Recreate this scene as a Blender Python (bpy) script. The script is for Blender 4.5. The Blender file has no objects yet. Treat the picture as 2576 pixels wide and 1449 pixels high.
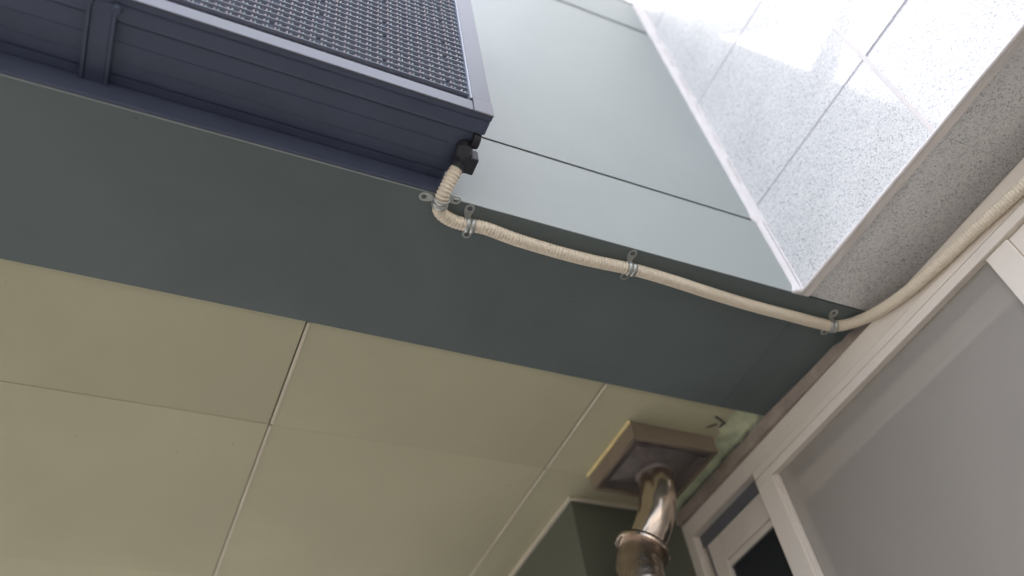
import bpy, bmesh, math, random
from mathutils import Vector, Matrix
from mathutils import noise as mnoise
random.seed(7)
C = bpy.context.scene
COL = C.collection
S = 1.05                 # metres per survey unit; survey origin is the eye point
EYE = 1.6
R = math.radians

# ------------------------------------------------------------------ camera
cd = bpy.data.cameras.new('camera'); cam = bpy.data.objects.new('camera', cd); COL.objects.link(cam)
right = Vector((0.90950093, -0.39585368, -0.12691697))
down = Vector((0.21921419, 0.71611902, -0.66266031))
fwd = Vector((0.35320417, 0.57486817, 0.73808766))
m = Matrix((right, -down, -fwd)).transposed().to_4x4()
m.translation = Vector((0, 0, EYE))
cam.matrix_world = m
cd.sensor_width = 36; cd.lens = 36 * 2120.65 / 2576
cd.clip_start = 0.02; cd.clip_end = 2000
cd.dof.use_dof = True; cd.dof.focus_distance = 1.32; cd.dof.aperture_fstop = 1.9
C.camera = cam

# ------------------------------------------------------------------ light
SUN_EL, SUN_AZ = 58.0, 6.0           # azimuth measured from +Y towards +X
w = bpy.data.worlds.new('World'); C.world = w; w.use_nodes = True
nt = w.node_tree; bg = nt.nodes['Background']
sky = nt.nodes.new('ShaderNodeTexSky'); sky.sky_type = 'NISHITA'; sky.sun_disc = False
sky.sun_elevation = R(SUN_EL); sky.sun_rotation = R(SUN_AZ)
sky.air_density = 0.75; sky.dust_density = 8.0; sky.ozone_density = 0.3
hs = nt.nodes.new('ShaderNodeHueSaturation'); hs.inputs['Saturation'].default_value = 0.55
nt.links.new(sky.outputs[0], hs.inputs['Color']); nt.links.new(hs.outputs[0], bg.inputs[0]); bg.inputs[1].default_value = 0.15
sl = bpy.data.lights.new('sun', 'SUN'); sun = bpy.data.objects.new('sun', sl); COL.objects.link(sun)
sl.energy = 2.2; sl.angle = R(0.53); sl.color = (1.0, 0.95, 0.88)
sd = Vector((math.sin(R(SUN_AZ)) * math.cos(R(SUN_EL)), math.cos(R(SUN_AZ)) * math.cos(R(SUN_EL)), math.sin(R(SUN_EL))))
sun.rotation_euler = sd.to_track_quat('Z', 'Y').to_euler()
sun.location = (3, 3, 12)
C.view_settings.view_transform = 'Standard'; C.view_settings.look = 'None'
C.view_settings.gamma = 1.0; C.view_settings.use_curve_mapping = False
C.view_settings.exposure = 3.0

# ------------------------------------------------------------------ materials
def new_mat(name):
    mt = bpy.data.materials.new(name); mt.use_nodes = True
    return mt, mt.node_tree.nodes, mt.node_tree.links, mt.node_tree.nodes['Principled BSDF']

def plain(name, col, rough=0.5, metal=0.0, var=0.06, scale=6.0, bump=0.0, bscale=80.0, coat=0.0, aniso=None, grime=0.0):
    mt, N, L, B = new_mat(name)
    tc = N.new('ShaderNodeTexCoord'); mp = N.new('ShaderNodeMapping')
    L.new(tc.outputs['Object'], mp.inputs[0])
    if aniso: mp.inputs['Scale'].default_value = aniso
    nz = N.new('ShaderNodeTexNoise'); nz.inputs['Scale'].default_value = scale; nz.inputs['Detail'].default_value = 8
    nz.inputs['Roughness'].default_value = 0.6
    L.new(mp.outputs[0], nz.inputs['Vector'])
    cr = N.new('ShaderNodeValToRGB')
    cr.color_ramp.elements[0].position = 0.3; cr.color_ramp.elements[1].position = 0.7
    cr.color_ramp.elements[0].color = tuple(c * (1 - var) for c in col) + (1,)
    cr.color_ramp.elements[1].color = tuple(min(1, c * (1 + var)) for c in col) + (1,)
    L.new(nz.outputs[0], cr.inputs[0]); L.new(cr.outputs[0], B.inputs['Base Color'])
    mr = N.new('ShaderNodeMapRange'); mr.inputs['To Min'].default_value = max(0.02, rough - 0.06); mr.inputs['To Max'].default_value = min(1, rough + 0.08)
    L.new(nz.outputs[0], mr.inputs[0]); L.new(mr.outputs[0], B.inputs['Roughness'])
    if grime:
        g1 = N.new('ShaderNodeTexNoise'); g1.inputs['Scale'].default_value = 1.7; g1.inputs['Detail'].default_value = 9; g1.inputs['Roughness'].default_value = 0.62
        g1.inputs['Distortion'].default_value = 0.6; L.new(tc.outputs['Object'], g1.inputs['Vector'])
        gr_ = N.new('ShaderNodeMapRange'); gr_.inputs['From Min'].default_value = 0.35; gr_.inputs['From Max'].default_value = 0.65
        gr_.inputs['To Min'].default_value = 1 - grime; gr_.inputs['To Max'].default_value = 1.0
        L.new(g1.outputs[0], gr_.inputs[0])
        vo = N.new('ShaderNodeTexVoronoi'); vo.inputs['Scale'].default_value = 13; L.new(tc.outputs['Object'], vo.inputs['Vector'])
        sz_ = N.new('ShaderNodeMapRange'); sz_.inputs['From Min'].default_value = 0.012; sz_.inputs['From Max'].default_value = 0.030
        sz_.inputs['To Min'].default_value = 0.55; sz_.inputs['To Max'].default_value = 1.0; L.new(vo.outputs['Distance'], sz_.inputs[0])
        ml = N.new('ShaderNodeMath'); ml.operation = 'MULTIPLY'; L.new(gr_.outputs[0], ml.inputs[0]); L.new(sz_.outputs[0], ml.inputs[1])
        mm_ = N.new('ShaderNodeMix'); mm_.data_type = 'RGBA'; mm_.blend_type = 'MULTIPLY'; mm_.inputs['Factor'].default_value = 1
        L.new(cr.outputs[0], mm_.inputs['A']); L.new(ml.outputs[0], mm_.inputs['B']); L.new(mm_.outputs['Result'], B.inputs['Base Color'])
    B.inputs['Metallic'].default_value = metal
    B.inputs['Coat Weight'].default_value = coat; B.inputs['Coat Roughness'].default_value = 0.15
    if bump:
        n2 = N.new('ShaderNodeTexNoise'); n2.inputs['Scale'].default_value = bscale; n2.inputs['Detail'].default_value = 4
        L.new(mp.outputs[0], n2.inputs['Vector'])
        bp = N.new('ShaderNodeBump'); bp.inputs['Strength'].default_value = bump; bp.inputs['Distance'].default_value = 0.002
        L.new(n2.outputs[0], bp.inputs['Height']); L.new(bp.outputs[0], B.inputs['Normal'])
    return mt

def granite_mat():
    mt, N, L, B = new_mat('flamed_granite')
    tc = N.new('ShaderNodeTexCoord')
    wp = N.new('ShaderNodeTexNoise'); wp.inputs['Scale'].default_value = 60; wp.inputs['Detail'].default_value = 3
    L.new(tc.outputs['Object'], wp.inputs['Vector'])
    mx = N.new('ShaderNodeMix'); mx.data_type = 'VECTOR'; mx.inputs['Factor'].default_value = 0.012
    L.new(tc.outputs['Object'], mx.inputs['A']); L.new(wp.outputs['Color'], mx.inputs['B'])
    v = N.new('ShaderNodeTexVoronoi'); v.inputs['Scale'].default_value = 420; v.inputs['Randomness'].default_value = 1
    L.new(mx.outputs['Result'], v.inputs['Vector'])
    sx = N.new('ShaderNodeSeparateColor'); L.new(v.outputs['Color'], sx.inputs[0])
    r1 = N.new('ShaderNodeValToRGB'); e = r1.color_ramp.elements
    e[0].position = 0.0; e[0].color = (0.42, 0.42, 0.43, 1)
    e[1].position = 0.13; e[1].color = (0.60, 0.60, 0.595, 1)
    for p, c in ((0.34, (0.74, 0.735, 0.715)), (0.6, (0.81, 0.80, 0.78)), (1.0, (0.86, 0.85, 0.82))):
        q = e.new(p); q.color = c + (1,)
    L.new(sx.outputs[0], r1.inputs[0])
    n = N.new('ShaderNodeTexNoise'); n.inputs['Scale'].default_value = 9; n.inputs['Detail'].default_value = 5
    L.new(tc.outputs['Object'], n.inputs['Vector'])
    mr = N.new('ShaderNodeMapRange'); mr.inputs['To Min'].default_value = 0.86; mr.inputs['To Max'].default_value = 1.08
    L.new(n.outputs[0], mr.inputs[0])
    mul = N.new('ShaderNodeMix'); mul.data_type = 'RGBA'; mul.blend_type = 'MULTIPLY'; mul.inputs['Factor'].default_value = 1
    L.new(r1.outputs[0], mul.inputs['A']); L.new(mr.outputs[0], mul.inputs['B'])
    L.new(mul.outputs['Result'], B.inputs['Base Color'])
    B.inputs['Roughness'].default_value = 0.45
    B.inputs['Specular IOR Level'].default_value = 0.4
    B.inputs['Coat Weight'].default_value = 0.75; B.inputs['Coat Roughness'].default_value = 0.03; B.inputs['Coat IOR'].default_value = 1.55
    n3 = N.new('ShaderNodeTexNoise'); n3.inputs['Scale'].default_value = 170; n3.inputs['Detail'].default_value = 5
    L.new(tc.outputs['Object'], n3.inputs['Vector'])
    bp = N.new('ShaderNodeBump'); bp.inputs['Strength'].default_value = 0.35; bp.inputs['Distance'].default_value = 0.002
    L.new(n3.outputs[0], bp.inputs['Height']); L.new(bp.outputs[0], B.inputs['Normal'])
    # the polish follows only the gentle waviness of the slab
    n4 = N.new('ShaderNodeTexNoise'); n4.inputs['Scale'].default_value = 14; n4.inputs['Detail'].default_value = 2
    L.new(tc.outputs['Object'], n4.inputs['Vector'])
    b2 = N.new('ShaderNodeBump'); b2.inputs['Strength'].default_value = 0.05; b2.inputs['Distance'].default_value = 0.003
    L.new(n4.outputs[0], b2.inputs['Height']); L.new(b2.outputs[0], B.inputs['Coat Normal'])
    return mt

def screen_mat():
    mt, N, L, B = new_mat('insect_mesh')
    B.inputs['Base Color'].default_value = (0.43, 0.388, 0.335, 1); B.inputs['Roughness'].default_value = 0.6
    tc = N.new('ShaderNodeTexCoord'); nz = N.new('ShaderNodeTexNoise'); nz.inputs['Scale'].default_value = 5; nz.inputs['Detail'].default_value = 3
    L.new(tc.outputs['Object'], nz.inputs['Vector'])
    mr = N.new('ShaderNodeMapRange'); mr.inputs['To Min'].default_value = 0.66; mr.inputs['To Max'].default_value = 0.74
    L.new(nz.outputs[0], mr.inputs[0])
    tr = N.new('ShaderNodeBsdfTransparent'); ms = N.new('ShaderNodeMixShader')
    L.new(mr.outputs[0], ms.inputs[0]); L.new(tr.outputs[0], ms.inputs[1]); L.new(B.outputs[0], ms.inputs[2])
    L.new(ms.outputs[0], N['Material Output'].inputs['Surface'])
    return mt

def glass_mat():
    mt, N, L, B = new_mat('window_glass')
    B.inputs['Base Color'].default_value = (0.03, 0.032, 0.035, 1); B.inputs['Roughness'].default_value = 0.04
    B.inputs['IOR'].default_value = 1.52
    return mt

def foam_mat():
    mt = plain('green_mineral_foam', (0.76, 0.84, 0.56), 0.95, 0, 0.22, 30, 1.0, 90)
    return mt

M = dict(
    clad=plain('painted_cladding', (0.355, 0.387, 0.362), 0.42, 0, 0.025, 3, 0.04, 300, grime=0.07),
    soffit=plain('dark_green_sheet', (0.135, 0.166, 0.162), 0.65, 0, 0.06, 4, 0.05, 260, grime=0.20),
    gap=plain('joint_shadow_gap', (0.24, 0.27, 0.26), 0.8),
    ceil=plain('ceiling_board', (0.535, 0.505, 0.335), 0.75, 0, 0.045, 2.2, 0.12, 220, grime=0.10),
    ceiltrim=plain('ceiling_joint_strip', (0.68, 0.61, 0.47), 0.6, 0, 0.12, 9),
    granite=granite_mat(),
    cut=plain('sawn_stone_edge', (0.80, 0.75, 0.70), 0.8, 0, 0.15, 60, 0.6, 200, aniso=(1, 0.15, 1)),
    seal=plain('silicone_sealant', (0.78, 0.73, 0.70), 0.5, 0, 0.06, 30, 0.15, 120),
    joint=plain('stone_joint_mortar', (0.52, 0.51, 0.54), 0.8, 0, 0.12, 40),
    render=plain('wall_render', (0.44, 0.41, 0.37), 0.85, 0, 0.1, 7, 0.4, 90),
    filler=plain('brown_filler', (0.40, 0.335, 0.28), 0.9, 0, 0.22, 24, 0.8, 120),
    frame=plain('cream_window_paint', (0.84, 0.76, 0.655), 0.32, 0, 0.03, 5, grime=0.10),
    rubber=plain('dark_gasket', (0.05, 0.05, 0.055), 0.6),
    track=plain('grey_track', (0.16, 0.16, 0.175), 0.35, 0.4),
    glass=glass_mat(), screen=screen_mat(),
    signbody=plain('navy_black_casing', (0.082, 0.100, 0.155), 0.42, 0, 0.12, 5, 0.05, 200, grime=0.25),
    signframe=plain('anodised_frame', (0.125, 0.128, 0.145), 0.30, 0.25, 0.06, 8, 0.03, 200),
    signcap=plain('grey_corner_cap', (0.15, 0.15, 0.165), 0.36, 0.1, 0.1, 20),
    module=plain('module_face', (0.06, 0.066, 0.095), 0.5, 0, 0.1, 30),
    louvre=plain('louvre_plastic', (0.34, 0.36, 0.42), 0.3, 0, 0.1, 40),
    lensr=plain('warm_led_lens', (0.62, 0.50, 0.50), 0.12, 0, 0.1, 30, coat=0.6),
    lensg=plain('cool_led_lens', (0.46, 0.60, 0.57), 0.12, 0, 0.1, 30, coat=0.6),
    black=plain('black_rubber', (0.02, 0.021, 0.028), 0.5, 0, 0.15, 30),
    label=plain('grey_sticker', (0.22, 0.21, 0.23), 0.5),
    conduit=plain('beige_pvc', (0.84, 0.735, 0.57), 0.38, 0, 0.02, 5),
    zinc=plain('zinc_plate', (0.50, 0.51, 0.48), 0.30, 0.65, 0.12, 60),
    duct=plain('brown_duct_board', (0.21, 0.165, 0.115), 0.7, 0, 0.12, 14, 0.3, 60),
    ductrim=plain('yellowed_rim', (0.85, 0.70, 0.34), 0.6, 0, 0.15, 30),
    ductmetal=plain('dull_sheet_metal', (0.20, 0.175, 0.165), 0.45, 0.6, 0.25, 18),
    drum=plain('dulled_flue_steel', (0.42, 0.345, 0.29), 0.27, 1.0, 0.2, 18),
    steel=plain('stainless_flue', (0.66, 0.56, 0.47), 0.16, 1.0, 0.14, 14, 0.7, 34, aniso=(1.6, 1.0, 0.4)),
    column=plain('green_column_cladding', (0.105, 0.112, 0.082), 0.5, 0, 0.05, 4),
    foam=foam_mat(),
    pave=plain('paving', (0.031, 0.031, 0.032), 0.9, 0, 0.15, 1.2, 0.3, 30),
    road=plain('asphalt', (0.055, 0.055, 0.057), 0.9, 0, 0.2, 3, 0.4, 60),
    plaster=plain('grey_plaster', (0.14, 0.14, 0.14), 0.9, 0, 0.08, 1.5),
    inner=plain('interior_paint', (0.42, 0.39, 0.34), 0.9),
    galv=plain('galvanised_steel', (0.30, 0.31, 0.33), 0.5, 0.6),
)

# ------------------------------------------------------------------ helpers
def V(x, y, z): return Vector((S * x, S * y, EYE + S * z))
ORG = {}
def link(o, parent=None):
    COL.objects.link(o)
    if parent: o.parent = parent
def thing(name, label, cat, base, group=None, kind=None):
    o = bpy.data.objects.new(name, None); COL.objects.link(o)
    o.empty_display_size = 0.05
    b = V(*base); o.location = b; ORG[o] = b
    if kind: o['kind'] = kind
    if label: o['label'] = label
    if cat: o['category'] = cat
    if group: o['group'] = group
    return o
def part(name, bm, mt, parent=None, label=None, kind=None, smooth=False, origin=None):
    """bm holds world coordinates; the object's origin goes to its centre (or the given point)."""
    if origin is None:
        xs = [v.co for v in bm.verts]
        origin = sum(xs, Vector()) / len(xs)
    bmesh.ops.translate(bm, verts=bm.verts, vec=-origin)
    bmesh.ops.recalc_face_normals(bm, faces=bm.faces)
    me = bpy.data.meshes.new(name); bm.to_mesh(me); bm.free()
    for mm in (mt if isinstance(mt, (list, tuple)) else [mt]): me.materials.append(mm)
    if smooth:
        for p in me.polygons: p.use_smooth = True
    o = bpy.data.objects.new(name, me); link(o, parent)
    o.location = origin - (ORG[parent] if parent else Vector())
    ORG[o] = origin
    if label: o['label'] = label
    if kind: o['kind'] = kind
    return o
def tag(o, label, cat, group=None, kind=None):
    o['label'] = label
    if cat: o['category'] = cat
    if group: o['group'] = group
    if kind: o['kind'] = kind
    return o
def box(bm, x0, x1, y0, y1, z0, z1, bev=0.0, seg=2):
    vs = [bm.verts.new(V(x, y, z)) for x in (x0, x1) for y in (y0, y1) for z in (z0, z1)]
    F = []
    for a in ((0, 1, 3, 2), (4, 6, 7, 5), (0, 4, 5, 1), (2, 3, 7, 6), (0, 2, 6, 4), (1, 5, 7, 3)):
        F.append(bm.faces.new([vs[i] for i in a]))
    if bev:
        es = set(e for f in F for e in f.edges)
        bmesh.ops.bevel(bm, geom=list(es), offset=bev * S, segments=seg, affect='EDGES', profile=0.6)
    return bm
def nbox(*a, **k): return box(bmesh.new(), *a, **k)
def prism(bm, pts, d):
    """polygon of world points extruded by world vector d"""
    a = [bm.verts.new(p) for p in pts]; b = [bm.verts.new(p + d) for p in pts]
    bm.faces.new(a); bm.faces.new(b[::-1])
    n = len(pts)
    for i in range(n): bm.faces.new((a[i], b[i], b[(i + 1) % n], a[(i + 1) % n]))
    return bm
def cyl(bm, p0, p1, r0, r1=None, n=24, caps=True):
    r1 = r0 if r1 is None else r1
    d = (p1 - p0).normalized(); u = d.orthogonal().normalized(); v = d.cross(u)
    A = [bm.verts.new(p0 + (u * math.cos(t) + v * math.sin(t)) * r0) for t in [2 * math.pi * i / n for i in range(n)]]
    B = [bm.verts.new(p1 + (u * math.cos(t) + v * math.sin(t)) * r1) for t in [2 * math.pi * i / n for i in range(n)]]
    for i in range(n): bm.faces.new((A[i], A[(i + 1) % n], B[(i + 1) % n], B[i]))
    if caps: bm.faces.new(A[::-1]); bm.faces.new(B)
    return bm
def resample(pts, step):
    """Catmull-Rom through pts, evenly spaced"""
    P = [pts[0] * 2 - pts[1]] + pts + [pts[-1] * 2 - pts[-2]]
    fine = []
    for i in range(1, len(P) - 2):
        for k in range(40):
            t = k / 40
            a, b, c, d = P[i - 1], P[i], P[i + 1], P[i + 2]
            fine.append(0.5 * ((2 * b) + (c - a) * t + (2 * a - 5 * b + 4 * c - d) * t * t + (3 * b - a - 3 * c + d) * t ** 3))
    fine.append(pts[-1])
    out = [fine[0]]; acc = 0
    for a, b in zip(fine, fine[1:]):
        L = (b - a).length
        while L > 0 and acc + L >= step:
            t = (step - acc) / L; a = a.lerp(b, t); out.append(a.copy()); L = (b - a).length; acc = 0
        acc += L
    return out
def sweep(bm, pts, rad, n=20, caps=True):
    """rad(i) -> radius; parallel-transport frame"""
    T = [(pts[min(i + 1, len(pts) - 1)] - pts[max(i - 1, 0)]).normalized() for i in range(len(pts))]
    u = T[0].orthogonal().normalized(); prev = None
    for i, p in enumerate(pts):
        u = (u - T[i] * u.dot(T[i])).normalized(); v = T[i].cross(u); r = rad(i)
        ring = [bm.verts.new(p + (u * math.cos(t) + v * math.sin(t)) * r) for t in [2 * math.pi * k / n for k in range(n)]]
        if prev:
            for k in range(n): bm.faces.new((prev[k], prev[(k + 1) % n], ring[(k + 1) % n], ring[k]))
        elif caps: bm.faces.new(ring[::-1])
        prev = ring
    if caps: bm.faces.new(prev)
    return bm

# ------------------------------------------------------------------ survey numbers (units of S, eye at 0)
YF = 0.6445      # face of the cladding
XG = 0.967       # face of the granite
XW = 1.109       # face of the window frame
XR = 1.140       # wall above the window
ZS = 1.0         # underside of the fascia
YI = 0.943       # inner edge of the dark soffit
G0 = -EYE / S    # ground

# ------------------------------------------------------------------ ground and surroundings
def struct(name, bm, mt):
    o = part(name, bm, mt); o['kind'] = 'structure'; return o
struct('ground', nbox(-400, 400, -400, 400, G0 - 0.2, G0 - 0.02), M['pave'])
struct('pavement', nbox(-30, 30, -3.2, 8, G0 - 0.1, G0), M['pave'])
struct('road', nbox(-60, 60, -11, -3.4, G0 - 0.1, G0 - 0.012), M['road'])
b = thing('house', 'grey plastered building across the street, facing the cladding', 'building', (0, -17, G0))
part('wall', nbox(-14, 12, -24, -15, G0, G0 + 6.0), M['plaster'], b)
part('roof', nbox(-14.3, 12.3, -24.3, -14.6, G0 + 6.0, G0 + 6.25), M['road'], b)
for i in range(6):
    fr = part('window', nbox(-12 + i * 4, -10.4 + i * 4, -15.0, -14.95, G0 + 1.2, G0 + 3.0), M['frame'], b)
    part('pane', nbox(-11.9 + i * 4, -10.5 + i * 4, -14.96, -14.93, G0 + 1.3, G0 + 2.9), M['glass'], fr)

# ------------------------------------------------------------------ cladding (fascia)
XL = -3.2
fa = thing('metal_cladding', 'pale grey-green metal cladding behind the electronic sign, meeting the granite at a white sealant bead', 'cladding', (-1, YF, ZS))
# backing sits 12 mm behind the panel faces
part('backing', nbox(XL, 0.985, YF + 0.0045, YF + 0.06, ZS + 0.012, 2.185), M['gap'], fa)
for i, (z0, z1) in enumerate(((ZS, 1.2010), (1.2070, 1.995), (2.006, 2.188))):
    part('panel', nbox(XL, 0.980, YF, YF + 0.0016, z0, z1, bev=0.0006), M['clad'], fa)
part('coping', nbox(XL, 0.980, YF - 0.002, YF + 0.10, 2.190, 2.197), M['clad'], fa)
# ------------------------------------------------------------------ dark soffit
so = thing('dark_soffit', 'dark green-grey sheet metal underside between cladding and beige ceiling', 'soffit', (-1, 0.8, ZS))
part('soffit_panel', nbox(XL, 0.99045, YF + 0.0019, YI, ZS + 0.0001, ZS + 0.010, bev=0.0010), M['soffit'], so)
part('soffit_panel', nbox(0.9910, 1.136, YF + 0.0019, YI, ZS + 0.0001, ZS + 0.010, bev=0.0010), M['soffit'], so)
part('seam_backing', nbox(0.98, 1.0, YF + 0.002, YI - 0.004, ZS + 0.0102, ZS + 0.012), M['soffit'], so)
part('soffit_lip', nbox(XL, 1.136, YI - 0.004, YI, ZS + 0.0112, ZS + 0.05), M['soffit'], so)

# ------------------------------------------------------------------ beige ceiling
ZC = ZS + 0.006
ce = thing('ceiling', None, None, (0, 1.5, ZC), kind='structure')
xs = [-3.19, -2.02, -1.47, -0.915, -0.362, 0.193, 0.743, 1.110]
ys = [YI + 0.003, 1.2125, 1.737, 2.262, 2.787, 3.31]
g = 0.0013
for i in range(len(xs) - 1):
    for j in range(len(ys) - 1):
        x0, x1, y0, y1 = xs[i] + 0.0035, xs[i + 1] - 0.0035, ys[j] + g * .1, ys[j + 1] - g * .1
        dz = random.uniform(-0.0006, 0.0006)
        if i == len(xs) - 2:
            if j == 0:   # broken edge where the foam shows
                edge = [(1.038, y0), (1.034, 0.965), (1.041, 0.985), (1.030, 1.005), (1.046, 1.02), (1.046, 1.05), (1.045, 1.09), (1.046, 1.13), (1.046, 1.17), (1.046, y1)]
                pts = [V(x0, y0, ZC + dz)] + [V(a, c, ZC + dz) for a, c in edge] + [V(x0, y1, ZC + dz)]
                part('ceiling_board', prism(bmesh.new(), pts, Vector((0, 0, 0.009 * S))), M['ceil'], ce)
                continue
            x1 = 1.047 if j == 1 else 1.11
        part('ceiling_board', nbox(x0, x1, y0, y1, ZC + dz, ZC + 0.009 + dz, bev=0.0003, seg=1), M['ceil'], ce)
for i in range(1, len(xs) - 1):
    for j in range(len(ys) - 1):
        off = random.uniform(-0.0006, 0.0006)
        part('joint_strip', nbox(xs[i] - 0.0012 + off, xs[i] + 0.0042 + off, ys[j] + 0.002, ys[j + 1] - 0.002, ZC - 0.0022, ZC + 0.004, bev=0.0008, seg=1), M['ceiltrim'], ce)
part('void', nbox(XL, 1.3, YI, 3.4, ZC + 0.03, ZC + 0.05), M['gap'], ce)

# mineral foam in the gap beside the window
bm = bmesh.new()
NX, NY = 8, 60
rows = []
for j in range(NY + 1):
    y = 0.946 + j / NY * 0.36
    row = []
    for i in range(NX + 1):
        x = 1.026 + (1.106 - 1.026) * i / NX
        n = mnoise.noise(Vector((x * 55, y * 32, 1.3))) * 0.005 + mnoise.noise(Vector((x * 150, y * 120, 4))) * 0.002
        row.append(bm.verts.new(V(x, y, ZC + 0.003 + n + 0.004 * math.sin(i / NX * 3.14))))
    rows.append(row)
for j in range(NY):
    for i in range(NX): bm.faces.new((rows[j][i], rows[j][i + 1], rows[j + 1][i + 1], rows[j + 1][i]))
r_ = bmesh.ops.extrude_face_region(bm, geom=bm.faces[:])
bmesh.ops.translate(bm, verts=[e for e in r_['geom'] if isinstance(e, bmesh.types.BMVert)], vec=Vector((0, 0, 0.018)))
fo = part('insulation_foam', bm, M['foam'], smooth=True)
tag(fo, 'pale green insulation foam showing in the broken gap between beige ceiling and window frame', 'insulation')
# torn shreds of board dangling by the foam
for k, (x, y, L, a) in enumerate(((1.004, 0.975, 0.036, 0.35), (1.020, 0.995, 0.024, 2.6), (1.034, 0.985, 0.018, 1.9))):
    bm = bmesh.new(); p = V(x, y, ZC - 0.001); d = Vector((math.cos(a), math.sin(a), -0.15)) * L * S
    q = Vector((-d.y, d.x, 0)).normalized() * 0.0016
    prism(bm, [p - q, p + d * .5 - q * 1.8, p + d, p + d * .55 + q * .8, p + q], Vector((0, 0, -0.0012)))
    part('torn_edge', bm, M['rubber'], ce)

# ------------------------------------------------------------------ granite
gr = thing('granite_wall', 'speckled pale granite slabs on the pier beside the grey-green cladding', 'granite wall', (XG, 0, ZS))
YE = -1.5
zj = [ZS, 1.2425, 1.636, 2.025, 2.42, 2.81, 3.2]
yj = [YF - 0.0006, 0.3075, -0.295, -0.90, YE]
part('backing', nbox(XG + 0.006, XG + 0.03, YE, 0.70, ZS + 0.014, 3.2), M['joint'], gr)
for i in range(len(zj) - 1):
    for j in range(len(yj) - 1):
        h_ = 0.0021
        z0 = zj[i] + (h_ if i else 0); z1 = zj[i + 1] - h_
        y1 = yj[j] - (0.0024 if j else 0); y0 = yj[j + 1] + 0.0024
        dx = random.uniform(-0.0006, 0.0006)
        part('granite_slab', nbox(XG + dx, XG + 0.0055, y0, y1, z0, z1, bev=0.0009, seg=1), M['granite'], gr)
# sawn lower edge and pointing in the upright joint
part('cut_edge', nbox(XG + 0.0012, XG + 0.0155, YE, YF, ZS - 0.0030, ZS + 0.0125, bev=0.001, seg=1), M['cut'], gr)
bm = bmesh.new()
pts = resample([V(XG - 0.0018, YF - 0.004 - k * 0.06, ZS - 0.0005 + 0.0005 * math.sin(k * 2.1)) for k in range(36)], 0.012)
sweep(bm, pts, lambda i: (0.0035 + 0.0012 * mnoise.noise(pts[i] * 14)) * S, n=8)
part('edge_sealant', bm, M['seal'], gr, smooth=True)
for j in (1, 2, 3):
    part('pointing', nbox(XG - 0.0008, XG + 0.004, yj[j] - 0.0042, yj[j] + 0.0040, ZS + 0.003, 3.2, bev=0.0012), M['seal'], gr)
for j in range(1, len(zj) - 1):
    part('pointing', nbox(XG + 0.0006, XG + 0.0055, YE, YF, zj[j] - 0.0019, zj[j] + 0.0019, bev=0), M['joint'], gr)
# underside slabs
for k in range(len(yj) - 1):
    y1 = (YF if k == 0 else yj[k]) - 0.00015; y0 = yj[k + 1] + 0.00015
    part('underside_slab', nbox(XG + 0.0165, XR + 0.02, y0, y1, ZS + 0.0025, ZS + 0.022, bev=0.0004, seg=1), M['granite'], gr)
part('core', nbox(XG + 0.031, 2.2, YE, 0.75, ZS + 0.023, 3.2), M['joint'], gr)
part('granite_slab', nbox(XG, 2.2, YE - 0.03, YE - 0.002, ZS, 3.2), M['granite'], gr)

# white sealant bead between cladding and granite
bm = bmesh.new(); prev = None
n = 150
for i in range(n + 1):
    z = ZS - 0.002 + (2.185 - ZS) * i / n
    wv = 0.0008 * mnoise.noise(Vector((z * 9, 3, 1))) * 2 + 0.0016 * mnoise.noise(Vector((z * 30, 7, 2)))
    wf = 0.0185 + wv                       # spread on the cladding
    if z < 1.208: wf -= 0.006 * min(1, (1.208 - z) / 0.006)
    wf += 0.010 * math.exp(-((z - 1.206) / 0.004) ** 2) + 0.004 * math.exp(-((z - 2.0) / 0.006) ** 2)
    wf += 0.008 * math.exp(-((z - 1.0) / 0.010) ** 2)
    wg = 0.0105 + 0.0016 * mnoise.noise(Vector((z * 22, 1, 9))) + (0.004 if z > 2.0 else 0)
    ring = []
    prof = [(wf, -0.001), (wf, 0.0012), (wf * .75, 0.0042), (wf * .45, 0.0062), (wf * .2, 0.0085), (0.0035, wg * .8), (0.0012, wg), (-0.002, wg), (-0.002, -0.001)]
    for dx, dy in prof: ring.append(bm.verts.new(V(XG - dx, YF - dy, z)))
    if prev:
        for k in range(len(prof)): bm.faces.new((prev[k], prev[(k + 1) % len(prof)], ring[(k + 1) % len(prof)], ring[k]))
    else: bm.faces.new(ring)
    prev = ring
bm.faces.new(prev[::-1])
o = part('sealant_bead', bm, M['seal'], smooth=True)
tag(o, 'uneven white sealant bead running up the corner between grey-green cladding and granite', 'sealant')

# ------------------------------------------------------------------ wall with the window
wa = thing('rendered_wall', 'beige rendered wall strip above and around the cream window frame', 'wall', (XR, 0, G0))
ZT, ZB = 0.972, -0.55
YL, YN = 1.300, -1.30       # far and near ends of the window
part('wall_surface', nbox(XR, XR + 0.12, YN - 0.4, 1.9, ZT, ZS + 0.0018), M['render'], wa)
part('wall_surface', nbox(XR, XR + 0.12, YN - 0.4, 1.9, G0, ZB), M['render'], wa)
part('wall_surface', nbox(XR, XR + 0.12, YN - 0.4, YN, ZB + 0.001, ZT - 0.001), M['render'], wa)
part('wall_surface', nbox(XR, XR + 0.12, YL + 0.03, 1.9, ZB + 0.001, ZT - 0.001), M['render'], wa)
# brown filler strip packed over the frame, widening to the far end
bm = bmesh.new()
ptsf = [(1.139, 0.56), (1.1285, 0.64), (1.121, 0.685), (1.116, 0.70), (1.117, 0.72), (1.109, 0.735), (1.108, 0.80), (1.102, 0.90), (1.099, 0.943),
        (1.101, 1.02), (1.098, 1.07), (1.102, 1.12), (1.098, 1.18), (1.101, 1.24), (1.097, 1.295), (1.139, 1.295)]
prism(bm, [V(a, c, ZT + 0.0015) for a, c in ptsf], Vector((0, 0, 0.0262 * S)))
part('filler_strip', bm, M['filler'], wa, smooth=False)

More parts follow.
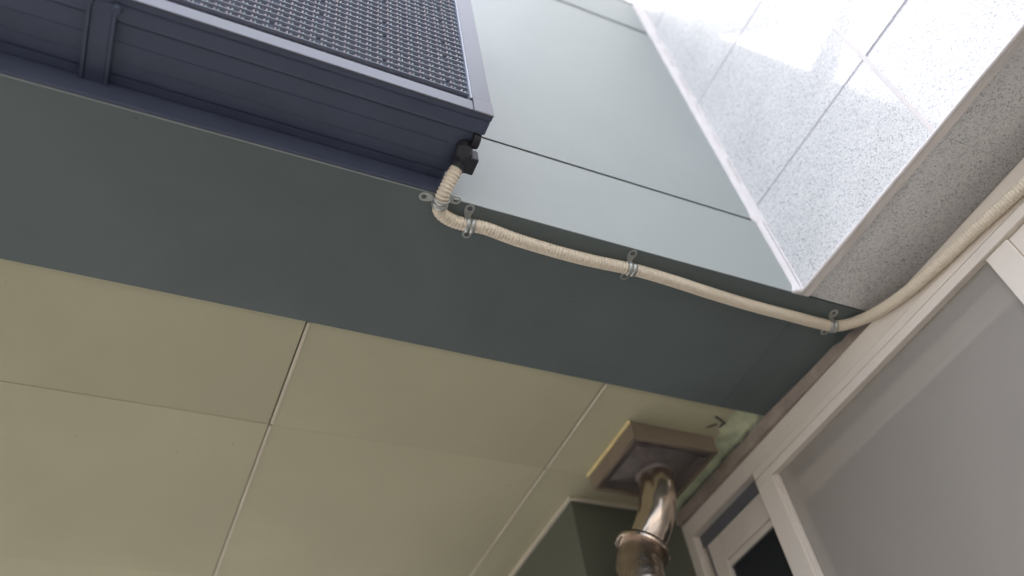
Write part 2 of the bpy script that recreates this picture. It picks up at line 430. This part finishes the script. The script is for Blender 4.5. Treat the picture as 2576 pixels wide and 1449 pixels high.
# ------------------------------------------------------------------ sliding window
wi = thing('sliding_window', 'cream framed sliding window with insect screen in the wall under the granite', 'window', (XW, 0, ZB))
def wbox(name, d0, d1, y0, y1, z0, z1, mt, parent=wi, bev=0.0015, label=None):
    return part(name, nbox(XW + d0, XW + d1, y0, y1, z0, z1, bev=bev), mt, parent, label)
FD = 0.10
hd = wbox('frame_head', 0, FD, YN, YL, 0.934, ZT, M['frame'])
wbox('frame_sill', 0, FD, YN, YL, ZB, ZB + 0.05, M['frame'])
wbox('frame_jamb', 0.0003, FD, YL - 0.030, YL, ZB + 0.0505, 0.9335, M['frame'])
wbox('frame_jamb', 0.0003, FD, YN, YN + 0.035, ZB + 0.0505, 0.9335, M['frame'])
# tracks set back under the head
wbox('track', 0.030, FD - 0.004, YN + 0.036, YL - 0.031, 0.9220, 0.9335, M['track'], bev=0.0008)
wbox('track_rib', 0.018, 0.0215, YN + 0.036, YL - 0.031, 0.906, 0.9335, M['signcap'], bev=0.0006)
wbox('track_rib', 0.018, 0.0215, YL - 0.043, YL - 0.0395, ZB + 0.051, 0.905, M['signcap'], bev=0.0006)
# screen frames in front: bay 1 between y .43 and .994, bay 2 nearer
def screen(y0, y1, yl):
    f = wbox('screen_frame', -0.0008, 0.016, y0, y1, 0.8975, 0.9160, M['frame'])
    for a, c in ((y1 - 0.047, y1), (y0, y0 + yl)):
        part('screen_stile', nbox(XW - 0.0012, XW + 0.016, a, c, ZB + 0.07, 0.8970, bev=0.0016), M['frame'], f)
    s1 = nbox(XW + 0.003, XW + 0.0158, y1 - 0.053, y1 - 0.0475, ZB + 0.07, 0.8970, bev=0.001); part('bead', s1, M['frame'], f)
    part('screen_rail', nbox(XW - 0.0012, XW + 0.016, y0, y1, ZB + 0.0505, ZB + 0.069), M['frame'], f)
    bm = bmesh.new(); q = [bm.verts.new(V(XW + 0.013, a, c)) for a, c in ((y0 + yl + 0.0005, ZB + 0.07), (y1 - 0.0535, ZB + 0.07), (y1 - 0.0535, 0.8972), (y0 + yl + 0.0005, 0.8972))]
    bm.faces.new(q); part('insect_screen', bm, M['screen'], f)
    return f
screen(-0.60, 1.041, 0.030)
wbox('screen_cover', 0.0000, 0.016, YN + 0.036, 1.041, 0.9172, 0.9335, M['frame'], bev=0.0006)
# sashes behind
def sash(y0, y1, d, top, rh):
    f = wbox('sash', d, d + 0.022, y0 + 0.045, y1 - 0.045, top - rh, top, M['frame'])
    for a, c in ((y0, y0 + 0.0448), (y1 - 0.0448, y1)):
        part('stile', nbox(XW + d, XW + d + 0.022, a, c, ZB + 0.052, top, bev=0.002), M['frame'], f)
    part('rail', nbox(XW + d, XW + d + 0.022, y0 + 0.045, y1 - 0.045, ZB + 0.052, ZB + 0.11), M['frame'], f)
    part('bead', nbox(XW + d + 0.004, XW + d + 0.012, y0 + 0.045, y1 - 0.045, top - rh - 0.014, top - rh - 0.0005, bev=0.002), M['frame'], f)
    part('pane', nbox(XW + d + 0.010, XW + d + 0.014, y0 + 0.045, y1 - 0.045, ZB + 0.11, top - rh - 0.001, bev=0), M['glass'], f)
    part('gasket', nbox(XW + d + 0.0085, XW + d + 0.0125, y0 + 0.045, y1 - 0.045, top - rh - 0.0175, top - rh - 0.0145, bev=0), M['rubber'], f)
sash(0.986, 1.262, 0.022, 0.911, 0.062)
sash(0.30, 1.17, 0.050, 0.890, 0.030)
sash(-0.42, 0.34, 0.050, 0.890, 0.030)
wbox('track_cover', 0.073, 0.09, YN + 0.036, YL - 0.031, 0.86, 0.921, M['track'])
for a, c, d in ((0.384, 0.428, 0.0055), (0.345, 0.3835, 0.0095)):
    wbox('mullion', d, d + 0.010, a, c, ZB + 0.0705, 0.8965, M['frame'], bev=0.002)
wbox('room_back', 0.60, 0.61, YN, YL, ZB, ZT, M['inner'], bev=0)

# ------------------------------------------------------------------ green column
co = thing('clad_column', 'dark green boxed column below the beige ceiling, behind the steel flue pipe', 'column', (0.84, 1.5, G0))
part('side_panel', nbox(0.8400, 0.8440, 1.2995, 1.90, G0, ZC - 0.0022), M['column'], co)
part('front_panel', nbox(0.8402, 1.1390, 1.2950, 1.2990, G0, ZC - 0.0022), M['column'], co)
part('trim', nbox(0.8315, 0.8395, 1.287, 1.90, ZC - 0.0075, ZC - 0.0012, bev=0.001), M['ceiltrim'], co)
part('trim', nbox(0.8397, 1.105, 1.2865, 1.2945, ZC - 0.0075, ZC - 0.0012, bev=0.001), M['ceiltrim'], co)
part('core', nbox(0.846, 1.1385, 1.3015, 1.90, G0, ZC - 0.002), M['column'], co)

# ------------------------------------------------------------------ duct box and flue
db = thing('duct_box', 'shallow brown duct box with yellowed rim, fixed under the beige ceiling by the window', 'duct box', (0.94, 1.12, 0.967))
X0, X1, Y0, Y1, Z0 = 0.840, 1.036, 1.033, 1.209, 0.9670
ZB1 = ZC - 0.0010
for a in ((X0, X0 + .008, Y0, Y1), (X1 - .008, X1, Y0, Y1), (X0 + .0081, X1 - .0081, Y0, Y0 + .008), (X0 + .0081, X1 - .0081, Y1 - .008, Y1)):
    part('side_board', nbox(a[0], a[1], a[2], a[3], Z0, ZB1, bev=0.0008), M['duct'], db)
part('rim', nbox(X0 - 0.005, X0 - 0.0003, Y0 - 0.002, Y1 + 0.002, ZB1 - 0.006, ZB1, bev=0.0008), M['ductrim'], db)
# square-to-round sheet metal transition
bm = bmesh.new()
sq = []
cxp, cyp = 0.934, 1.119
nseg = 32; outer = []; mid = []; inner = []
for k in range(nseg):
    t = 2 * math.pi * (k + 0.5) / nseg; c_, s_ = math.cos(t), math.sin(t)
    mm = max(abs(c_) / 0.0895, abs(s_) / 0.0795)
    outer.append(bm.verts.new(V(0.938 + c_ / mm, 1.121 + s_ / mm, Z0 + 0.004)))
    mm2 = mm * 1.25
    mid.append(bm.verts.new(V(0.938 + c_ / mm2, 1.121 + s_ / mm2, Z0 + 0.0075)))
    inner.append(bm.verts.new(V(cxp + c_ * 0.037, cyp + s_ * 0.037, Z0 - 0.006)))
for k in range(nseg):
    bm.faces.new((outer[k], outer[(k + 1) % nseg], mid[(k + 1) % nseg], mid[k]))
    bm.faces.new((mid[k], mid[(k + 1) % nseg], inner[(k + 1) % nseg], inner[k]))
part('transition_plate', bm, M['ductmetal'], db)
for a, c, ang in ((0.872, 1.060, 0.2), (1.010, 1.062, 0.1)):
    part('corner_fold', nbox(a - 0.010, a + 0.014, c - 0.004, c + 0.004, Z0 - 0.001, Z0 + 0.002, bev=0.001), M['ductmetal'], db)  # raised strips added for the bright folds at the plate's corners

fl = thing('flue_pipe', 'shiny stainless steel flue elbow hanging from the brown duct box', 'flue pipe', (cxp, cyp, Z0))
RP = 0.0362
cp = [V(0.9340, 1.1189, 0.966), V(0.9290, 1.1184, 0.940), V(0.9245, 1.1194, 0.908), V(0.9187, 1.1241, 0.880), V(0.9106, 1.1316, 0.856), V(0.9021, 1.1447, 0.836), V(0.8942, 1.1600, 0.820)]
pts = resample(cp, 0.004)
bm = bmesh.new()
def rp(i):
    t = i / len(pts)
    seam = 0.0006 if i in (3, len(pts) - 3) else 0
    return (RP + seam + 0.0006 * mnoise.noise(pts[i] * 30)) * S
sweep(bm, pts, rp, n=40, caps=False)
part('elbow', bm, M['steel'], fl, smooth=True)
bm = bmesh.new(); sweep(bm, [V(cxp, cyp, Z0 - 0.003 - k * 0.003) for k in range(6)], lambda i: (RP + 0.0050 - (0.001 if i in (0, 5) else 0)) * S, n=40)
part('collar', bm, M['ductmetal'], fl, smooth=True)
e = pts[-1]; d = (pts[-1] - pts[-4]).normalized()
bm = bmesh.new(); cyl(bm, e - d * 0.004, e + d * 0.012, (RP + 0.0022) * S, n=40)
part('band', bm, M['steel'], fl, smooth=False)
# second bend below a wide flange
q0 = e + d * 0.009
lp = resample([q0, V(0.8860, 1.1660, 0.805), V(0.8760, 1.1665, 0.785), V(0.8690, 1.1620, 0.755), V(0.8660, 1.158, 0.70), V(0.866, 1.158, 0.40)], 0.005)
bm = bmesh.new(); sweep(bm, lp, lambda i: (0.0425 + (0.0012 if i % 10 == 0 else 0)) * S, n=40)
part('lower_bend', bm, M['drum'], fl, smooth=True)
dn = (lp[3] - lp[0]).normalized()
bm = bmesh.new(); cyl(bm, lp[0] - dn * 0.001, lp[0] + dn * 0.006, 0.0500 * S, 0.0525 * S, n=48)
part('flange', bm, M['drum'], fl)
bm = bmesh.new(); cyl(bm, lp[0] + dn * 0.0062, lp[0] + dn * 0.011, 0.0530 * S, 0.0520 * S, n=48)
part('clamp_ring', bm, M['steel'], fl)

# ------------------------------------------------------------------ LED sign
DS = 0.131
sx, sy, sz = 0.339, YF - DS, 1.0275
SW, SH = 1.042, 0.555
sg = thing('electronic_sign', 'dark electronic sign of louvred lamp rows mounted on the pale cladding', 'sign', (sx, sy, sz))
FW = 0.0290; FB = 0.0262
def sbox(name, x0, x1, y0, y1, z0, z1, mt, parent=sg, bev=0.001, label=None, seg=2):
    return part(name, nbox(sx + x0, sx + x1, sy + y0, sy + y1, sz + z0, sz + z1, bev=bev, seg=seg), mt, parent, label)
sbox('bottom_rail', -SW + FW, -FW - 0.0008, 0, 0.0025, 0, FB, M['signframe'])
sbox('top_rail', -SW + FW, -FW, 0, 0.010, SH - FB, SH, M['signframe'])
sbox('stile', -FW, 0, 0, 0.0025, 0.036, SH, M['signframe'])
sbox('stile', -SW, -SW + FW, 0, 0.010, 0, SH, M['signframe'])
sbox('corner_cap', -FW, 0.0008, -0.0008, 0.0025, -0.0008, 0.0352, M['signcap'], bev=0.0018)
sbox('inner_lip', -FW - 0.0036, -FW - 0.0006, -0.0012, 0.010, FB + 0.006, SH - FB, M['louvre'], bev=0.0008)
# casing: front skirt and narrower body
sbox('casing_skirt', -SW, 0, 0.0105, 0.034, 0, SH, M['signbody'], bev=0.0035)
sbox('skirt_edge', -SW, 0, 0.0027, 0.0103, 0, 0.010, M['signbody'], bev=0.0008)
sbox('skirt_edge', -0.010, 0, 0.0027, 0.0103, 0.0102, SH, M['signbody'], bev=0.0008)
bd = sbox('casing', -SW + 0.012, -0.0125, 0.0345, DS - 0.0205, 0.0040, SH - 0.01, M['signbody'], bev=0.003)
sbox('casing_step', -SW + 0.04, -0.045, 0.0620, 0.0900, 0.0031, 0.0060, M['signbody'], bev=0.0008)
sbox('rear_frame', -SW + 0.02, -0.030, DS - 0.020, DS - 0.0065, 0.0048, SH - 0.02, M['signbody'], bev=0.001)
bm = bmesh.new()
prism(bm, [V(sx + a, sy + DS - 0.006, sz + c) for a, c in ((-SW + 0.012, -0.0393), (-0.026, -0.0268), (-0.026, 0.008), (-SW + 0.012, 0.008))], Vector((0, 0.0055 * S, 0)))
part('dark_rear_strip', bm, M['signbody'], sg)  # dark strip added over the cladding below the sign's back edge
# joining straps across the underside
for a in (-0.178, -0.149):
    sbox('underside_strap', a - 0.0022 - sx, a + 0.0022 - sx, 0.012, DS - 0.002, -0.0040, 0.0030, M['signbody'], bev=0.0008)
sbox('underside_strap', -0.1755 - sx, -0.1515 - sx, 0.014, DS - 0.004, -0.0012, 0.0030, M['signbody'], bev=0.0008)
for a, yy in ((-0.179, 0.016), (-0.148, 0.018)):
    bm = bmesh.new(); p = V(a, sy + yy, sz - 0.001); cyl(bm, p, p - Vector((0, 0, 0.006)), 0.007, 0.0055, n=16)
    part('bolt_head', bm, M['signbody'], sg)
# knob, connector block and cable gland at the right end
bm = bmesh.new(); p = V(sx - 0.014, sy + 0.048, sz + 0.008); cyl(bm, p, p + Vector((0.0115, 0, 0)), 0.0150, 0.0135, n=28)
part('lock_knob', bm, M['black'], sg)
cb = sbox('connector_block', -0.020, 0.0040, 0.066, 0.094, -0.014, 0.012, M['black'], bev=0.003)
part('sticker', nbox(sx + 0.0041, sx + 0.0045, sy + 0.070, sy + 0.082, sz - 0.006, sz + 0.008), M['label'], cb)

# LED modules: 16 x 8 lamps each, shared meshes
PX = 0.01545
MWD, MHT = 16 * PX, 8 * PX
RECESS = 0.0070
mx1 = sx - FW - 0.0045; mz0 = sz + FB + 0.0150
def shared(name, bm, mats, smooth=False):
    bmesh.ops.recalc_face_normals(bm, faces=bm.faces)
    me = bpy.data.meshes.new(name); bm.to_mesh(me); bm.free()
    for q in mats: me.materials.append(q)
    if smooth:
        for p in me.polygons: p.use_smooth = True
    return me
def lbox(bm, x0, x1, y0, y1, z0, z1):
    vs = [bm.verts.new((x * S, y * S, z * S)) for x in (x0, x1) for y in (y0, y1) for z in (z0, z1)]
    return [bm.faces.new([vs[i] for i in a]) for a in ((0, 1, 3, 2), (4, 6, 7, 5), (0, 4, 5, 1), (2, 3, 7, 6), (0, 2, 6, 4), (1, 5, 7, 3))]
bm = bmesh.new(); lbox(bm, 0.0002, MWD - 0.0002, 0, 0.006, 0.0002, MHT - 0.0002); me_mod = shared('module_body', bm, [M['module']])
def louvre_mesh(L):
    bm = bmesh.new()
    pr = [(0, 0.0), (0, 0.0016), (-0.0058, 0.0007), (-0.0066, 0.0000), (-0.0062, -0.0010)]
    a = [bm.verts.new((0.0002 * S, y * S, z * S)) for y, z in pr]; b_ = [bm.verts.new(((L - 0.0002) * S, y * S, z * S)) for y, z in pr]
    bm.faces.new(a); bm.faces.new(b_[::-1])
    for k in range(5): bm.faces.new((a[k], a[(k + 1) % 5], b_[(k + 1) % 5], b_[k]))
    return shared('louvre', bm, [M['louvre']])
me_l = {16: louvre_mesh(16 * PX), 2: louvre_mesh(2 * PX - 0.0026), 6: louvre_mesh(6 * PX - 0.0052)}
bm = bmesh.new()
def dome(bm, x, z, r, L, mi):
    rings = []
    for (a, q) in ((0, 1), (L * .65, 1), (L * .9, .72), (L, .0)):
        if q == 0: tip = bm.verts.new((x * S, -a * S, z * S)); continue
        rings.append([bm.verts.new(((x + r * q * math.cos(t)) * S, -a * S, (z + r * q * math.sin(t)) * S)) for t in [2 * math.pi * k / 7 for k in range(7)]])
    for A, B in zip(rings, rings[1:]):
        for k in range(7): bm.faces.new((A[k], A[(k + 1) % 7], B[(k + 1) % 7], B[k])).material_index = mi
    for k in range(7): bm.faces.new((rings[-1][k], rings[-1][(k + 1) % 7], tip)).material_index = mi
for r0 in range(8):
    for c0_ in range(16):
        xx = (c0_ + 0.34) * PX; zz = (r0 + 0.28) * PX + 0.0030
        dome(bm, xx, zz, 0.0016, 0.0078 + random.uniform(-.0004, .0004), 0)
        dome(bm, xx + 0.0050, zz - 0.0003, 0.0015, 0.0075 + random.uniform(-.0005, .0004), 1)
me_led = shared('lamp_lenses', bm, [M['lensr'], M['lensg']], True)
for mi in range(4):
    for mj in range(4):
        o = bpy.data.objects.new('lamp_module', me_mod); link(o, sg)
        wp = V(mx1 - (mi + 1) * MWD, sy + RECESS, mz0 + mj * MHT)
        if mj == 3: pass
        o.location = wp - ORG[sg]; ORG[o] = wp
        l = bpy.data.objects.new('lamp_lens', me_led); link(l, o); l.location = (0, 0, 0); l['kind'] = 'stuff'
        for rr in range(8):
            segs = [(0.0, 16)] if rr not in (1, 6) else [(0.0, 2), (2 * PX + 0.0026, 6), (8 * PX + 0.0026, 6), (14 * PX + 0.0026, 2)]
            for (a, kk) in segs:
                lv = bpy.data.objects.new('louvre', me_l[kk]); link(lv, o)
                lv.location = (a * S, 0, (rr + 0.28) * PX * S)
# dark frame bed below and beside the modules
sbox('module_bed', -SW + FW, -FW - 0.0005, 0.0075, 0.0102, FB - 0.001, SH - FB, M['signbody'], bev=0)
sg.rotation_euler = (0, R(0.7), 0)

# ------------------------------------------------------------------ cable gland and conduit
ZP = 0.9845
cpts = [(0.3165, 0.600, 1.012), (0.310, 0.617, 0.998), (0.306, 0.632, 0.9885), (0.306, 0.646, ZP), (0.309, 0.659, ZP), (0.320, 0.6675, ZP), (0.338, 0.672, ZP), (0.359, 0.672, ZP),
        (0.385, 0.6695, ZP), (0.432, 0.674, ZP - .001), (0.481, 0.677, ZP), (0.527, 0.677, ZP - .0015), (0.577, 0.677, ZP), (0.636, 0.6735, ZP), (0.676, 0.6735, ZP), (0.721, 0.674, ZP - .002),
        (0.771, 0.677, ZP - .002), (0.826, 0.681, ZP), (0.891, 0.683, ZP), (0.957, 0.683, ZP), (1.026, 0.683, ZP), (1.058, 0.681, ZP), (1.084, 0.668, ZP), (1.095, 0.640, .975),
        (1.0925, 0.600, .958), (1.092, 0.542, .944), (1.092, 0.472, .936), (1.092, 0.406, .931), (1.092, 0.345, .925), (1.092, 0.30, .921), (1.092, 0.20, .915), (1.092, 0.0, .905), (1.092, -0.4, .905)]
cw = [V(*(1.0058 * c for c in p)) for p in cpts]
PITCH = 0.0056
path = resample(cw, PITCH / 4)
RC = 0.0104 * S
shape = (1.0, 0.97, 0.82, 0.97)
bm = bmesh.new(); sweep(bm, path, lambda i: RC * shape[i % 4], n=22)
o = part('flexible_conduit', bm, M['conduit'], smooth=True)
tag(o, 'beige corrugated conduit curving from the sign along the dark soffit to the window', 'conduit')
# gland belongs to the sign
d0 = (cw[0] - cw[1]).normalized()
bm = bmesh.new()
g0, g1 = cw[0] - d0 * 0.002, cw[0] + d0 * 0.018
gp = resample([g0, g1, V(0.319, 0.578, 1.022), V(0.320, 0.573, 1.045)], 0.005)
sweep(bm, gp, lambda i: (0.0115 if i < 3 else (0.0140 if i < 6 else 0.0125)) * S, n=12)
gl = part('cable_gland', bm, M['black'])
gl.parent = sg; gl.location = Vector(gl.location) - ORG[sg]

# ------------------------------------------------------------------ saddle clamps
def plate_with_hole(bm, outline, hc, hr, th, M4):
    n = len(outline)
    inner = [Vector((hc[0] + hr * math.cos(math.atan2(p[1] - hc[1], p[0] - hc[0])), hc[1] + hr * math.sin(math.atan2(p[1] - hc[1], p[0] - hc[0])), 0)) for p in outline]
    L = []
    for z in (0, -th):
        L.append(([bm.verts.new(M4 @ Vector((p[0], p[1], z))) for p in outline], [bm.verts.new(M4 @ Vector((p.x, p.y, z))) for p in inner]))
    for k in range(n):
        j = (k + 1) % n
        for (o_, i_) in L: bm.faces.new((o_[k], o_[j], i_[j], i_[k]))
        bm.faces.new((L[0][0][k], L[0][0][j], L[1][0][j], L[1][0][k])); bm.faces.new((L[0][1][k], L[0][1][j], L[1][1][j], L[1][1][k]))
def clamp(t_pt, label, stag=0.004):
    # nearest path point
    t_pt = (t_pt - Vector((0, 0, EYE))) * 1.0058 + Vector((0, 0, EYE))
    i = min(range(len(path)), key=lambda k: (path[k] - t_pt).length)
    ax = path[i + 3] - path[i - 3]; ax.z = 0; ax.normalize()
    side = Vector((0, 0, 1)).cross(ax).normalized()     # left of travel
    p = path[i]
    t = thing('pipe_clamp', label, 'clamp', (0, 0, 0), 'zinc saddle clamps holding the beige conduit')
    t.location = p.copy(); ORG[t] = p.copy()
    for off in (-0.0042, 0.0042):
        bm = bmesh.new(); rings = []
        for k in range(25):
            a = math.pi * k / 24
            ring = []
            for (wd, rr) in ((-0.0036, 0.0), (-0.0036, 0.0011), (0, 0.0017), (0.0036, 0.0011), (0.0036, 0.0)):
                r = RC + 0.0003 + rr
                ring.append(bm.verts.new(p + ax * (off + wd) + side * math.cos(a) * r - Vector((0, 0, 1)) * math.sin(a) * r))
            rings.append(ring)
        for A, B in zip(rings, rings[1:]):
            for k in range(5): bm.faces.new((A[k], A[(k + 1) % 5], B[(k + 1) % 5], B[k]))
        bm.faces.new(rings[0]); bm.faces.new(rings[-1][::-1])
        part('strap', bm, M['zinc'], t, smooth=True)
    zt = V(0, 0, ZS + 0.0002).z
    for sgn in (1, -1):
        sh = stag * (1 if sgn > 0 else -1.3)
        Lr = 0.0088
        outline = []
        for k in range(13):
            a = math.pi * k / 12
            outline.append((math.cos(a) * 0.0077, 0.0142 + math.sin(a) * 0.0077))
        outline += [(-0.0074, 0.009), (-0.0060, 0.004), (-0.0050, 0.0), (0.0, 0.0), (0.0050, 0.0), (0.0060, 0.004), (0.0074, 0.009)]
        base = Vector((p.x, p.y, zt)) + side * sgn * (RC - 0.0005) + ax * sh
        M4 = Matrix(((ax.x, side.x * sgn, 0, base.x), (ax.y, side.y * sgn, 0, base.y), (0, 0, 1, base.z), (0, 0, 0, 1)))
        bm = bmesh.new(); plate_with_hole(bm, outline, (0, 0.0142), 0.0044, 0.0014, M4)
        # small turned-down tab linking ear and strap
        q = base + side * sgn * 0.0005
        prism(bm, [q - ax * 0.0050, q + ax * 0.0050, q + ax * 0.0050 - Vector((0, 0, 0.0105)), q - ax * 0.0050 - Vector((0, 0, 0.0105))], side * sgn * 0.001)
        part('ear', bm, M['zinc'], t)
    return t
clamp(V(0.306, 0.646, ZP), 'zinc pipe clamp nearest the electronic sign, astride the edge of the dark soffit', 0.002)
clamp(V(0.3600, 0.672, ZP), 'zinc pipe clamp just past the sharp conduit bend below the sign')
clamp(V(0.637, 0.6735, ZP), 'zinc pipe clamp at the middle of the straight conduit run')
clamp(V(1.055, 0.681, ZP), 'zinc pipe clamp by the window, where the conduit turns over the frame', 0.002)

# ------------------------------------------------------------------ steel brace added out of view above the cladding, for stripes mirrored in granite
br = thing('reflection_bars', 'galvanised steel brace added out of view above the cladding, for the dark stripes mirrored in the granite', 'bars', (0.3, 0.70, 2.19))
def bar(a, b_, wd):
    p, q = V(*a), V(*b_); bm = bmesh.new()
    d = (q - p).normalized(); u = d.cross(Vector((0, 1, 0))).normalized() * wd * S / 2; v = Vector((0, 1, 0)) * wd * S / 2
    prism(bm, [p - u - v, p + u - v, p + u + v, p - u + v], q - p)
    part('bar', bm, M['galv'], br)
bar((0.955, 0.70, 2.16), (0.05, 0.70, 3.00), 0.075)
bar((0.375, 0.70, 2.10), (-0.60, 0.70, 3.60), 0.075)
